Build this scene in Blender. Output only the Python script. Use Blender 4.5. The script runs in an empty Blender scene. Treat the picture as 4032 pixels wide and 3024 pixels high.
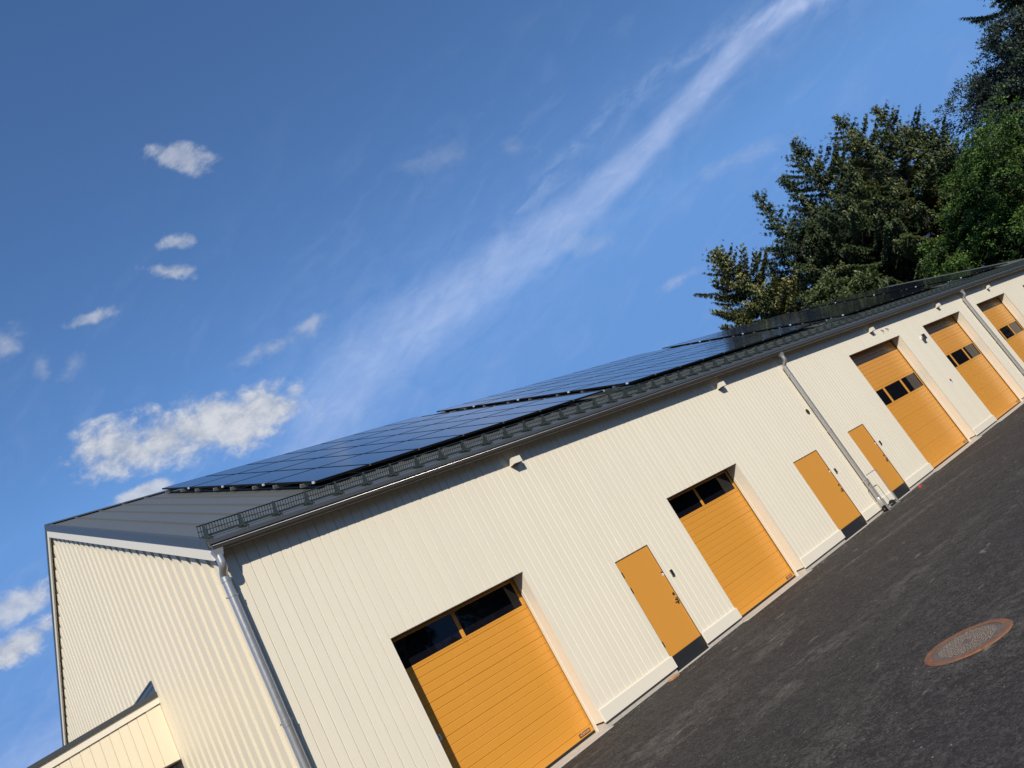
import bpy, math, random
import numpy as np
from mathutils import Vector, Matrix

random.seed(7)
SC = bpy.context.scene
COL = SC.collection
PI = math.pi

# ------------------------------------------------------------------ helpers
class MB:
    """collects faces (with material slots) and builds ONE mesh object"""
    def __init__(s):
        s.v, s.f, s.m = [], [], []
    def add(s, verts, faces, mat=0):
        o = len(s.v)
        s.v += [tuple(p) for p in verts]
        s.f += [tuple(i + o for i in f) for f in faces]
        s.m += [mat] * len(faces)
        return s
    def box(s, x0, x1, y0, y1, z0, z1, mat=0):
        v = [(x0, y0, z0), (x1, y0, z0), (x1, y1, z0), (x0, y1, z0),
             (x0, y0, z1), (x1, y0, z1), (x1, y1, z1), (x0, y1, z1)]
        f = [(0, 3, 2, 1), (4, 5, 6, 7), (0, 1, 5, 4), (1, 2, 6, 5), (2, 3, 7, 6), (3, 0, 4, 7)]
        return s.add(v, f, mat)
    def bbox(s, x0, x1, y0, y1, z0, z1, b=.004, mat=0):
        """box with chamfered edges"""
        def ring(z, i):
            return [(x0 + i, y0, z), (x1 - i, y0, z), (x1, y0 + i, z), (x1, y1 - i, z),
                    (x1 - i, y1, z), (x0 + i, y1, z), (x0, y1 - i, z), (x0, y0 + i, z)]
        def inner(z):
            return [(x0 + b, y0 + b, z), (x1 - b, y0 + b, z), (x1 - b, y0 + b, z), (x1 - b, y1 - b, z),
                    (x1 - b, y1 - b, z), (x0 + b, y1 - b, z), (x0 + b, y1 - b, z), (x0 + b, y0 + b, z)]
        r1, r2 = ring(z0 + b, b), ring(z1 - b, b)
        q = lambda z: [(x0 + b, y0 + b, z), (x1 - b, y0 + b, z), (x1 - b, y1 - b, z), (x0 + b, y1 - b, z)]
        v = r1 + r2 + q(z0) + q(z1)
        f = [(i, (i + 1) % 8, 8 + (i + 1) % 8, 8 + i) for i in range(8)]
        f += [(19, 18, 17, 16), (20, 21, 22, 23)]
        f += [(16, 17, 1, 0), (17, 18, 3, 2), (18, 19, 5, 4), (19, 16, 7, 6)]
        f += [(17, 2, 1), (18, 4, 3), (19, 6, 5), (16, 0, 7)]
        f += [(21, 20, 8, 9), (22, 21, 10, 11), (23, 22, 12, 13), (20, 23, 14, 15)]
        f += [(21, 9, 10), (22, 11, 12), (23, 13, 14), (20, 15, 8)]
        return s.add(v, f, mat)
    def extrude_x(s, prof, x0, x1, mat=0, caps=False, close=False):
        n = len(prof)
        v = [(x0, y, z) for y, z in prof] + [(x1, y, z) for y, z in prof]
        rng = range(n if close else n - 1)
        f = [(i, (i + 1) % n, n + (i + 1) % n, n + i) for i in rng]
        if caps:
            f += [tuple(range(n))[::-1], tuple(range(n, 2 * n))]
        return s.add(v, f, mat)
    def prism_z(s, prof, z0, z1, mat=0, caps=False, close=False):
        n = len(prof)
        v = [(x, y, z0) for x, y in prof] + [(x, y, z1) for x, y in prof]
        rng = range(n if close else n - 1)
        f = [(i, (i + 1) % n, n + (i + 1) % n, n + i) for i in rng]
        if caps:
            f += [tuple(range(n))[::-1], tuple(range(n, 2 * n))]
        return s.add(v, f, mat)
    def tube(s, pts, r, n=10, mat=0, caps=True):
        pts = [Vector(p) for p in pts]
        rr = r if isinstance(r, (list, tuple)) else [r] * len(pts)
        rings = []
        up = None
        for i, p in enumerate(pts):
            a = pts[max(i - 1, 0)]; b = pts[min(i + 1, len(pts) - 1)]
            t = (b - a).normalized()
            if up is None:
                up = Vector((0, 0, 1)) if abs(t.z) < .9 else Vector((1, 0, 0))
            x = up.cross(t)
            x.normalize()
            y = t.cross(x); up = y
            rings.append([p + (x * math.cos(2 * PI * k / n) + y * math.sin(2 * PI * k / n)) * rr[i] for k in range(n)])
        v = [q for ring in rings for q in ring]
        f = []
        for i in range(len(pts) - 1):
            for k in range(n):
                f.append((i * n + k, i * n + (k + 1) % n, (i + 1) * n + (k + 1) % n, (i + 1) * n + k))
        if caps:
            f += [tuple(range(n))[::-1], tuple(range(len(v) - n, len(v)))]
        return s.add(v, f, mat)
    def build(s, name, mats, parent=None, smooth=False, loc=None, auto=None):
        me = bpy.data.meshes.new(name)
        me.from_pydata(s.v, [], s.f)
        mats = mats if isinstance(mats, (list, tuple)) else [mats]
        for m in mats:
            me.materials.append(m)
        me.polygons.foreach_set('material_index', s.m)
        if smooth:
            me.polygons.foreach_set('use_smooth', [True] * len(s.f))
            if auto:
                try:
                    me.set_sharp_from_angle(angle=math.radians(auto))
                except Exception:
                    pass
        me.update()
        o = bpy.data.objects.new(name, me)
        COL.objects.link(o)
        if parent: o.parent = parent
        if loc: o.location = loc
        return o

def thing(name, label, cat, loc=(0, 0, 0), rot=(0, 0, 0), group=None):
    o = bpy.data.objects.new(name, None)
    o.empty_display_size = .2
    COL.objects.link(o)
    o.location = loc; o.rotation_euler = rot
    o['label'] = label; o['category'] = cat
    if group: o['group'] = group
    return o
def part(name, parent):
    o = bpy.data.objects.new(name, None); o.empty_display_size = .1
    COL.objects.link(o); o.parent = parent
    return o
def tag(o, label, cat, group=None):
    o['label'] = label; o['category'] = cat
    if group: o['group'] = group
    return o
def copy_tree(o, parent=None):
    c = o.copy(); COL.objects.link(c)
    if parent: c.parent = parent
    for ch in list(o.children): copy_tree(ch, c)
    return c

def text_mesh(body, size):
    """outline of built-in letters as (verts2d, faces)"""
    cu = bpy.data.curves.new('lettering', 'FONT')
    cu.body = body; cu.size = size; cu.align_x = 'CENTER'; cu.align_y = 'CENTER'; cu.offset = size * .03
    ob = bpy.data.objects.new('lettering', cu); COL.objects.link(ob)
    dg = bpy.context.evaluated_depsgraph_get()
    me = bpy.data.meshes.new_from_object(ob.evaluated_get(dg))
    v = [(p.co.x, p.co.y) for p in me.vertices]
    f = [tuple(p.vertices) for p in me.polygons]
    bpy.data.objects.remove(ob); bpy.data.curves.remove(cu); bpy.data.meshes.remove(me)
    return v, f

# ------------------------------------------------------------------ node helpers
class NX:
    """tiny expression wrapper round shader math nodes"""
    def __init__(s, nt, sock): s.nt, s.s = nt, sock
    def _m(s, op, *a):
        n = s.nt.nodes.new('ShaderNodeMath'); n.operation = op
        for i, q in enumerate((s,) + a):
            if isinstance(q, NX): s.nt.links.new(q.s, n.inputs[i])
            else: n.inputs[i].default_value = q
        return NX(s.nt, n.outputs[0])
    def __add__(s, o): return s._m('ADD', o)
    def __radd__(s, o): return s._m('ADD', o)
    def __sub__(s, o): return s._m('SUBTRACT', o)
    def __rsub__(s, o): return (s * -1.0) + o
    def __mul__(s, o): return s._m('MULTIPLY', o)
    def __rmul__(s, o): return s._m('MULTIPLY', o)
    def __truediv__(s, o): return s._m('DIVIDE', o)
    def pow(s, o): return s._m('POWER', o)
    def max(s, o): return s._m('MAXIMUM', o)
    def min(s, o): return s._m('MINIMUM', o)
    def gt(s, o): return s._m('GREATER_THAN', o)
    def sqrt(s): return s._m('SQRT')
    def floor(s): return s._m('FLOOR')
    def smooth(s, a, b):
        n = s.nt.nodes.new('ShaderNodeMapRange'); n.interpolation_type = 'SMOOTHSTEP'
        s.nt.links.new(s.s, n.inputs['Value'])
        n.inputs['From Min'].default_value = a; n.inputs['From Max'].default_value = b
        return NX(s.nt, n.outputs['Result'])
def vec(nt, x, y, z=0.0):
    n = nt.nodes.new('ShaderNodeCombineXYZ')
    for i, q in enumerate((x, y, z)):
        if isinstance(q, NX): nt.links.new(q.s, n.inputs[i])
        else: n.inputs[i].default_value = q
    return n.outputs[0]
def noise(nt, v, scale, detail=4, rough=.55, dist=0., out='Fac'):
    n = nt.nodes.new('ShaderNodeTexNoise')
    n.inputs['Scale'].default_value = scale; n.inputs['Detail'].default_value = detail
    n.inputs['Roughness'].default_value = rough; n.inputs['Distortion'].default_value = dist
    if v is not None: nt.links.new(v, n.inputs['Vector'])
    return NX(nt, n.outputs[out]) if out == 'Fac' else n.outputs[out]
def mixc(nt, fac, a, b, mode='MIX'):
    n = nt.nodes.new('ShaderNodeMix'); n.data_type = 'RGBA'; n.blend_type = mode
    if isinstance(fac, NX): nt.links.new(fac.s, n.inputs[0])
    else: n.inputs[0].default_value = fac
    for i, q in ((6, a), (7, b)):
        if isinstance(q, (tuple, list)): n.inputs[i].default_value = (*q[:3], 1)
        else: nt.links.new(q, n.inputs[i])
    return n.outputs[2]
def coords(nt, kind='Object'):
    n = nt.nodes.new('ShaderNodeTexCoord')
    return n.outputs[kind]
def geo_pos(nt):
    return nt.nodes.new('ShaderNodeNewGeometry').outputs['Position']
def sep(nt, v):
    n = nt.nodes.new('ShaderNodeSeparateXYZ'); nt.links.new(v, n.inputs[0])
    return [NX(nt, o) for o in n.outputs]
def scalev(nt, v, sc):
    n = nt.nodes.new('ShaderNodeVectorMath'); n.operation = 'MULTIPLY'
    nt.links.new(v, n.inputs[0]); n.inputs[1].default_value = sc
    return n.outputs[0]
def mat(name, col, rough=.5, metal=0., spec=.5, var=0., vscale=3., vstretch=(1, 1, 1), bump=0., bscale=60., coat=0.):
    m = bpy.data.materials.new(name); m.use_nodes = True
    nt = m.node_tree; b = nt.nodes['Principled BSDF']
    b.inputs['Base Color'].default_value = (*col, 1)
    b.inputs['Roughness'].default_value = rough
    b.inputs['Metallic'].default_value = metal
    b.inputs['Specular IOR Level'].default_value = spec
    if coat: b.inputs['Coat Weight'].default_value = coat; b.inputs['Coat Roughness'].default_value = .06
    if var or bump:
        p = scalev(nt, geo_pos(nt), vstretch)
        if var:
            n = noise(nt, p, vscale, 5, .6)
            f = (n - .5) * (2 * var) + 1.0
            c = mixc(nt, 1.0, (*col,), vec(nt, f, f, f), 'MULTIPLY')
            nt.links.new(c, b.inputs['Base Color'])
            r = (n - .5) * (var * 1.2) + rough
            nt.links.new(r.s, b.inputs['Roughness'])
        if bump:
            bn = nt.nodes.new('ShaderNodeBump'); bn.inputs['Strength'].default_value = bump
            bn.inputs['Distance'].default_value = .01
            nt.links.new(noise(nt, p, bscale, 4).s, bn.inputs['Height'])
            nt.links.new(bn.outputs[0], b.inputs['Normal'])
    return m

def board_paint(name, col, pitch, axis, off=0., amp=.014, rough=.5):
    """painted boards: every board a little lighter or darker, faint knots and grain"""
    m = bpy.data.materials.new(name); m.use_nodes = True
    nt = m.node_tree; b = nt.nodes['Principled BSDF']
    pos = geo_pos(nt); x, y, z = sep(nt, pos)
    a = (x, y, z)[axis]
    idx = ((a - off) / pitch).floor()
    wn = nt.nodes.new('ShaderNodeTexWhiteNoise'); wn.noise_dimensions = '1D'
    nt.links.new(idx.s, wn.inputs['W'])
    w = NX(nt, wn.outputs['Value'])
    grain = noise(nt, scalev(nt, pos, (14, 14, .7)), 2.2, 5, .65)
    big = noise(nt, pos, .35, 3)
    knot = noise(nt, scalev(nt, pos, (1, 1, .35)), 5.5, 2).smooth(.69, .76)
    f = (w - .5) * (2 * amp) + (grain - .5) * .09 + (big - .5) * .06 + 1.0 + knot * .05
    zz = (z * -1.0 + .9).smooth(0, 1.1) * noise(nt, pos, 1.6, 5, .7).smooth(.35, .8)
    c = mixc(nt, 1.0, col, vec(nt, f, f, f), 'MULTIPLY')
    c = mixc(nt, zz * .10, c, (.45, .42, .36))
    nt.links.new(c, b.inputs['Base Color'])
    b.inputs['Roughness'].default_value = rough
    b.inputs['Specular IOR Level'].default_value = .35
    bn = nt.nodes.new('ShaderNodeBump'); bn.inputs['Strength'].default_value = .12; bn.inputs['Distance'].default_value = .01
    nt.links.new(grain.s, bn.inputs['Height']); nt.links.new(bn.outputs[0], b.inputs['Normal'])
    return m

CREAM = (.750, .693, .562)
M = {}
M['front'] = board_paint('cream_front_paint', CREAM, .1593, 0, .154)
M['gable'] = board_paint('cream_gable_paint', (.775, .684, .512), .373, 1, .07, amp=.012)
M['gable_edge_dim'] = board_paint('cream_gable_edge_dimmed', (.635, .590, .488), .373, 1, .07, amp=.012)  # same cream darkened for board sides, countering the stronger sun they catch
M['trim'] = mat('cream_trim_paint', (.755, .700, .582), .42, var=.03, vscale=1.5)
M['reveal'] = mat('cream_reveal_paint', (.70, .645, .53), .30, var=.04, vscale=2.0, vstretch=(1, 1, .3), spec=.5)
M['orange'] = mat('ochre_door_paint', (.645, .288, .040), .27, var=.035, vscale=1.2, bump=.03, bscale=160, spec=.55)
M['orange2'] = mat('ochre_entrance_paint', (.62, .278, .044), .42, var=.03, vscale=1.5, spec=.4)
M['lintel'] = mat('brown_lintel', (.060, .042, .038), .6, var=.1)
M['black'] = mat('black_rubber', (.012, .012, .013), .55)
M['kick'] = mat('dark_kick_plate', (.020, .021, .023), .42, var=.12, vscale=6)
M['conc'] = mat('pale_concrete', (.47, .43, .37), .85, var=.25, vscale=9, bump=.3, bscale=50)
M['zinc'] = mat('galvanised_steel', (.54, .52, .49), .32, .74, var=.10, vscale=18)
M['gutter'] = mat('dark_gutter_steel', (.088, .080, .071), .32, .25, var=.06, vscale=5)
M['roof'] = mat('slate_grey_roof_sheet', (.092, .098, .096), .46, 0., var=.06, vscale=.8, spec=.4)
M['flash'] = mat('slate_grey_flashing', (.052, .058, .062), .40, 0., var=.05, vscale=1.2)
M['guard'] = mat('green_grey_guard_steel', (.030, .042, .041), .48, .1, var=.08, vscale=8)
M['alu'] = mat('mill_aluminium', (.40, .39, .36), .4, .8, var=.1, vscale=20)
M['clamp'] = mat('bright_clamp', (.85, .86, .88), .25, .4)
M['pframe'] = mat('black_panel_frame', (.006, .006, .008), .6, 0., .2)
M['white'] = mat('white_plastic', (.78, .78, .80), .4)
M['red'] = mat('dark_red_print', (.16, .012, .045), .5)
M['redlitter'] = mat('red_plastic', (.55, .03, .03), .4)
M['ink'] = mat('black_ink', (.010, .010, .013), .5)
M['brownplate'] = mat('dark_brown_plate', (.035, .010, .012), .45)
M['plateletter'] = mat('tan_lettering', (.55, .33, .17), .5)
M['chrome'] = mat('worn_steel', (.30, .26, .21), .25, 1.)
M['brick'] = mat('raw_wood_offcut', (.42, .23, .11), .85, var=.2, vscale=25)
M['wood'] = mat('spruce_bark', (.13, .10, .078), .9, var=.3, vscale=6, bump=.5, bscale=20)

# ---- solar cell glass
def solar_mat():
    m = bpy.data.materials.new('dark_blue_solar_glass'); m.use_nodes = True
    nt = m.node_tree; b = nt.nodes['Principled BSDF']
    x, y, z = sep(nt, coords(nt, 'Object'))
    fx = ((x / .175)._m('FRACT') - .5)._m('ABSOLUTE')
    fy = ((y / .175)._m('FRACT') - .5)._m('ABSOLUTE')
    line = fx.max(fy).smooth(.475, .495)
    c = mixc(nt, line * .6, (.0075, .0095, .019), (.004, .005, .009))
    nt.links.new(c, b.inputs['Base Color'])
    b.inputs['Roughness'].default_value = .10
    b.inputs['Specular IOR Level'].default_value = .34
    return m
M['solar'] = solar_mat()

# ---- window glass: dark, slightly wavy, with a real interior reflection
def glass_mat():
    m = bpy.data.materials.new('dark_window_glass'); m.use_nodes = True
    nt = m.node_tree; b = nt.nodes['Principled BSDF']
    pos = geo_pos(nt)
    b.inputs['Base Color'].default_value = (.006, .006, .010, 1)
    b.inputs['Roughness'].default_value = .03
    b.inputs['Specular IOR Level'].default_value = .30
    bn = nt.nodes.new('ShaderNodeBump'); bn.inputs['Strength'].default_value = .25; bn.inputs['Distance'].default_value = .02
    nt.links.new(noise(nt, pos, 1.7, 2, .4).s, bn.inputs['Height']); nt.links.new(bn.outputs[0], b.inputs['Normal'])
    return m
M['glass'] = glass_mat()

# ---- asphalt
def asphalt_mat():
    m = bpy.data.materials.new('fresh_asphalt'); m.use_nodes = True
    nt = m.node_tree; b = nt.nodes['Principled BSDF']
    pos = geo_pos(nt); x, y, z = sep(nt, pos)
    fine = noise(nt, pos, 34, 6, .78)
    mid = noise(nt, pos, 5.5, 5, .68)
    big = noise(nt, pos, .5, 4, .55)
    vo = nt.nodes.new('ShaderNodeTexVoronoi'); vo.feature = 'F1'; vo.inputs['Scale'].default_value = 44
    nt.links.new(pos, vo.inputs['Vector'])
    cell = NX(nt, vo.outputs['Distance'])
    sx, sy, sz = sep(nt, vo.outputs['Color'])
    stone = (cell * -1.0 + .46).smooth(0, .25) * sx.smooth(.35, .95)
    coarse = noise(nt, pos, 15, 5, .82)
    pit = fine.smooth(.47, .36)
    rare = (cell * -1.0 + .40).smooth(.0, .12) * sy.gt(.9925)
    # dusty tyre sweeps: wide, gently curved bands, broken into patches
    dx = x - 4.0; dy = y + 62.0
    r = (dx * dx + dy * dy).sqrt()
    sw = noise(nt, vec(nt, r * 1.05, x * .07, .5), 1.15, 6, .66, .35)
    sw2 = noise(nt, vec(nt, r * 3.2 + x * .35, x * .16, 3.), 1.0, 5, .7, .4)
    patch = noise(nt, pos, .42, 5, .62)
    grit = mid.smooth(.40, .62) * .45 + fine.smooth(.42, .60) * mid.smooth(.3, .6) * .75
    sweep = (sw.smooth(.50, .62) * .75 + sw2.smooth(.54, .66) * .7) * patch.smooth(.38, .58) * grit
    dab = noise(nt, scalev(nt, pos, (.8, 2.6, 1)), 2.1, 3, .5, .2).smooth(.675, .72) * coarse.smooth(.35, .55)
    base = mixc(nt, fine.smooth(.36, .66), (.0155, .0138, .0124), (.088, .079, .069))
    cg = coarse.smooth(.40, .60) * .95 + .52
    base = mixc(nt, 1.0, base, vec(nt, cg, cg, cg), 'MULTIPLY')
    base = mixc(nt, pit * .75, base, (.008, .0075, .0075))
    base = mixc(nt, mid.smooth(.56, .36) * .62, base, (.016, .0145, .014))
    base = mixc(nt, big.smooth(.35, .65) * .35, base, (.036, .030, .031))
    base = mixc(nt, stone * .60, base, (.135, .126, .114))
    base = mixc(nt, sweep * .72, base, (.170, .154, .130))
    base = mixc(nt, dab * .6, base, (.28, .25, .20))
    base = mixc(nt, rare * .8, base, (.36, .34, .31))
    nt.links.new(base, b.inputs['Base Color'])
    b.inputs['Roughness'].default_value = .85
    b.inputs['Specular IOR Level'].default_value = .25
    h = fine * .7 + stone * .8 + coarse * 1.1
    bn = nt.nodes.new('ShaderNodeBump'); bn.inputs['Strength'].default_value = 1.0; bn.inputs['Distance'].default_value = .016
    nt.links.new(h.s, bn.inputs['Height']); nt.links.new(bn.outputs[0], b.inputs['Normal'])
    return m
M['asphalt'] = asphalt_mat()
M['grass'] = mat('rough_grass_ground', (.055, .075, .028), .95, var=.4, vscale=1.5)
def rust_mat():
    m = bpy.data.materials.new('rusty_iron'); m.use_nodes = True
    nt = m.node_tree; b = nt.nodes['Principled BSDF']
    pos = geo_pos(nt)
    n = noise(nt, pos, 24, 6, .7); n2 = noise(nt, pos, 5, 4)
    c = mixc(nt, n.smooth(.3, .7), (.120, .050, .024), (.235, .098, .043))
    c = mixc(nt, n2.smooth(.5, .75) * .7, c, (.12, .085, .066))
    nt.links.new(c, b.inputs['Base Color']); b.inputs['Roughness'].default_value = .8
    return m
M['rust'] = rust_mat()
def lid_mat():
    m = bpy.data.materials.new('worn_cast_iron'); m.use_nodes = True
    nt = m.node_tree; b = nt.nodes['Principled BSDF']
    pos = geo_pos(nt)
    n = noise(nt, pos, 60, 5, .7); n2 = noise(nt, pos, 6, 4)
    c = mixc(nt, n.smooth(.3, .72), (.062, .048, .039), (.190, .155, .128))
    c = mixc(nt, n2.smooth(.45, .7) * .5, c, (.105, .072, .055))
    nt.links.new(c, b.inputs['Base Color']); b.inputs['Roughness'].default_value = .6
    b.inputs['Metallic'].default_value = .2
    return m
M['lid'] = lid_mat()

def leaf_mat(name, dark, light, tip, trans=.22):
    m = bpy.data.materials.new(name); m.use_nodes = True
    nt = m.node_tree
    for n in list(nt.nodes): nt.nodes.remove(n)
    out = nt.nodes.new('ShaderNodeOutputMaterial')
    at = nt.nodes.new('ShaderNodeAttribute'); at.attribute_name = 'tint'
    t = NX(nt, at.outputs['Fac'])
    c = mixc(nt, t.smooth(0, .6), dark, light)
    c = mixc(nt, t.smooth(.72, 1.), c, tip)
    d = nt.nodes.new('ShaderNodeBsdfPrincipled'); d.inputs['Roughness'].default_value = .55
    d.inputs['Specular IOR Level'].default_value = .3
    nt.links.new(c, d.inputs['Base Color'])
    tr = nt.nodes.new('ShaderNodeBsdfTranslucent'); nt.links.new(c, tr.inputs['Color'])
    mx = nt.nodes.new('ShaderNodeMixShader'); mx.inputs[0].default_value = trans
    nt.links.new(d.outputs[0], mx.inputs[1]); nt.links.new(tr.outputs[0], mx.inputs[2])
    nt.links.new(mx.outputs[0], out.inputs[0])
    return m

# ------------------------------------------------------------------ camera, sun, sky
cam = bpy.data.cameras.new('camera'); co = bpy.data.objects.new('camera', cam); COL.objects.link(co)
R = [[0.7148229253689435, -0.5022795529189064, -0.486562879889711],
     [-0.19493290516869544, 0.5250832353135075, -0.8284254694751918],
     [0.6715871855905815, 0.6870246332645454, 0.27743072187167195]]
mw = Matrix.Identity(4)
for i in range(3):
    mw[i][0] = R[0][i]; mw[i][1] = -R[1][i]; mw[i][2] = -R[2][i]
mw.translation = Vector((-3.7166, -10.6818, 1.7930))
co.matrix_world = mw
cam.sensor_width = 36.0; cam.lens = 3035.09 / 4032 * 36
cam.clip_start = .05; cam.clip_end = 6000
SC.camera = co

SUN = Vector((-.88, -1.0, .98)).normalized()
el = math.asin(SUN.z)
sl = bpy.data.lights.new('sun', 'SUN'); so = bpy.data.objects.new('sun', sl); COL.objects.link(so)
sl.energy = 5.0; sl.angle = math.radians(.5); sl.color = (1.0, .93, .815)
so.rotation_euler = SUN.to_track_quat('Z', 'Y').to_euler()
so.location = (-20, -25, 30)

world = bpy.data.worlds.new('World'); SC.world = world; world.use_nodes = True
def build_world():
    nt = world.node_tree
    for n in list(nt.nodes): nt.nodes.remove(n)
    out = nt.nodes.new('ShaderNodeOutputWorld'); bg = nt.nodes.new('ShaderNodeBackground')
    ST = .1
    bg.inputs['Strength'].default_value = ST
    sky = nt.nodes.new('ShaderNodeTexSky'); sky.sky_type = 'NISHITA'; sky.sun_disc = False
    sky.sun_elevation = el; sky.sun_rotation = math.atan2(SUN.x, SUN.y)
    sky.altitude = 100; sky.air_density = 1.0; sky.dust_density = .6; sky.ozone_density = 1.6
    d = coords(nt, 'Generated')
    def dot(w):
        n = nt.nodes.new('ShaderNodeVectorMath'); n.operation = 'DOT_PRODUCT'
        nt.links.new(d, n.inputs[0]); n.inputs[1].default_value = w
        return NX(nt, n.outputs['Value'])
    # a flat sky chart touching the sky at azimuth 45, elevation 30 degrees; x level, y up
    dc = dot((.6124, .6124, .5)); ok = dc.gt(.06); dcs = dc.max(.06)
    x = dot((.70711, -.70711, 0)) / dcs
    y = dot((-.35355, -.35355, .86603)) / dcs
    P = vec(nt, x, y, 0)
    warp = noise(nt, P, 5.0, 5, .6)
    warp2 = noise(nt, vec(nt, x + 3.1, y + 1.7), 16.0, 5, .65)
    fbm = noise(nt, vec(nt, x * 1.0, y * 1.35, .3), 15.0, 9, .60, .30)
    fbm2 = noise(nt, vec(nt, x * 1.0, y * 1.5, 4.3), 44.0, 7, .6, .3)
    # ---- old contrail across the sky
    xc = x.max(-.42).min(.60)
    v0 = xc * xc * xc * xc * -2.728 + xc * xc * xc * 2.043 + xc * xc * -.057 + xc * .05 - .109
    t = x.smooth(-.35, .60)                       # 0 left, 1 right
    hw = x.smooth(-.28, .42) * -.033 + .049
    off = (warp - .5) * (t * -.022 + .028) + (warp2 - .5) * (t * -.010 + .014)
    e = (y - v0 + off) / hw
    ea = e._m('ABSOLUTE'); prof = ((1.45 - ea) / 1.15).smooth(0, 1)
    grain = noise(nt, vec(nt, x * 1.6 + y * 3.0, y * 5.0 - x * 2.0, 1.), 9.0, 7, .62, .5)
    trail = prof * (grain.smooth(.15, .85) * .32 + .68) * (t * .16 + .27)
    e2 = (y - v0 + off * 1.6 + .004) / (hw * 3.0)
    veil = (e2 * e2 + 1.0).pow(-2.) * grain.smooth(.25, .8) * .17
    v1 = x * x * -.664 + x * .537 - .108
    e3 = (y - v1 + (warp2 - .5) * .035) / .013
    br = (e3 * e3 + 1.0).pow(-2.) * grain.smooth(.3, .75) * .22 * x.smooth(-.02, .15)
    cir = noise(nt, vec(nt, x * 2.0 + y * 2.6, y * 7.0 - x * 3.2, 7.), 3.0, 8, .6, .6).smooth(.48, .85) * .13
    haze = trail + veil + br + cir * (y * -1.0 + .25).smooth(0, .3)
    # ---- small cumulus clouds: (x, y, rx, ry, tilt, strength, opacity)
    dens = None
    for (cx, cy, rx, ry, ti, st, op) in [
            (-.405, -.083, .165, .050, -.30, 1.0, .92), (-.298, -.108, .064, .040, -.25, 1.0, .92), (-.478, -.060, .085, .050, -.30, 1.0, .90),
            (-.219, .205, .036, .024, -.6, 1.3, .55), (-.273, .122, .034, .015, -.3, 1.3, .55),
            (-.304, .098, .042, .015, -.5, 1.25, .64), (-.420, .098, .042, .012, -.2, 1.0, .58),
            (-.520, .123, .040, .022, .1, 1.3, .40), (-.250, -.046, .066, .013, -.05, 1.5, .40), (-.190, -.045, .052, .013, -.05, 1.5, .40),
            (-.500, -.120, .050, .014, -.1, 1.0, .75), (-.735, -.165, .085, .026, .0, .95, .72), (-.770, -.212, .10, .026, .0, 1.0, .9),
            (.169, -.137, .034, .022, -.3, 1.5, .16), (.385, -.142, .085, .014, -.1, 1.5, .15), (.249, -.241, .036, .010, .0, 1.4, .26),
            (.145, .012, .04, .022, -.3, 1.8, .14), (.062, .046, .05, .022, -.2, 1.8, .12), (-.39, -.055, .05, .016, 0., 1.4, .3),
            (-.47, .06, .03, .016, .3, 1.4, .2), (-.50, .078, .02, .016, .5, 1.4, .25)]:
        dx = x - cx; dy = y - cy - dx * ti
        q = ((dx / rx).pow(2.) + (dy / ry).pow(2.)).sqrt()
        k = (1.0 - q).max(-1.) * 1.15 + (fbm - .5) * 2.4 * st + (fbm2 - .5) * 1.0
        k = k.smooth(.0, .88 if op > .7 else (.85 if op > .45 else 1.5)) * op
        dens = k if dens is None else dens.max(k)
    dens = dens * ok
    haze = (haze * ok).min(.8)
    # sky tint (deep summer blue)
    tint = mixc(nt, 1.0, sky.outputs[0], (.84, 1.19, 1.56), 'MULTIPLY')
    tint = mixc(nt, 1.0, tint, (1.42, 3.15, 6.9), 'DARKEN')
    # sky dimmed on the sun's side, to weaken its fill light on shaded walls
    back = dot((-.66, -.75, 0)).smooth(-.2, .75)
    tint = mixc(nt, back, tint, mixc(nt, 1.0, tint, (.74, .74, .74), 'MULTIPLY'))
    c = mixc(nt, haze, tint, (5.3 , 6.3, 9.0))
    shade = (fbm2 * .6 + fbm * .4).smooth(.36, .66)
    cc = mixc(nt, shade, (4.4, 4.8, 5.7), (6.9, 7.05, 7.4))
    c = mixc(nt, dens, c, cc)
    nt.links.new(c, bg.inputs['Color']); nt.links.new(bg.outputs[0], out.inputs[0])
build_world()
SC.view_settings.view_transform = 'Standard'; SC.view_settings.look = 'None'
SC.view_settings.exposure = 0; SC.view_settings.gamma = 1
SC.cycles.max_bounces = 8

# ------------------------------------------------------------------ setting
GZ = -.115
def sheet(name, x0, x1, y0, y1, z, m, nx=1, ny=1):
    b = MB()
    v = [(x0 + (x1 - x0) * i / nx, y0 + (y1 - y0) * j / ny, z) for j in range(ny + 1) for i in range(nx + 1)]
    f = [(j * (nx + 1) + i, j * (nx + 1) + i + 1, (j + 1) * (nx + 1) + i + 1, (j + 1) * (nx + 1) + i) for j in range(ny) for i in range(nx)]
    b.add(v, f)
    o = b.build(name, m); o['kind'] = 'structure'
    return o
sheet('ground', -2500, 2500, -2500, 2500, GZ - .012, M['grass'])
sheet('asphalt_yard', -25, 57, -34, -.004, GZ, M['asphalt'])
sheet('asphalt_path', -25, .06, -.0035, 24, GZ - .004, M['asphalt'])

# ------------------------------------------------------------------ the building
LX = 51.5
PIT = math.radians(25.6); TP = math.tan(PIT); CP, SP = math.cos(PIT), math.sin(PIT)
EY, EZ = -.18, 4.967            # eave edge of the roof sheet
RY, RZ = 9.066, 9.397           # ridge
FY = 2 * RY - EY
def roof_z(y): return RZ - abs(y - RY) * TP
bld = thing('workshop_building', 'long cream timber workshop with ochre doors and a dark pitched roof', 'building')

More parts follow.
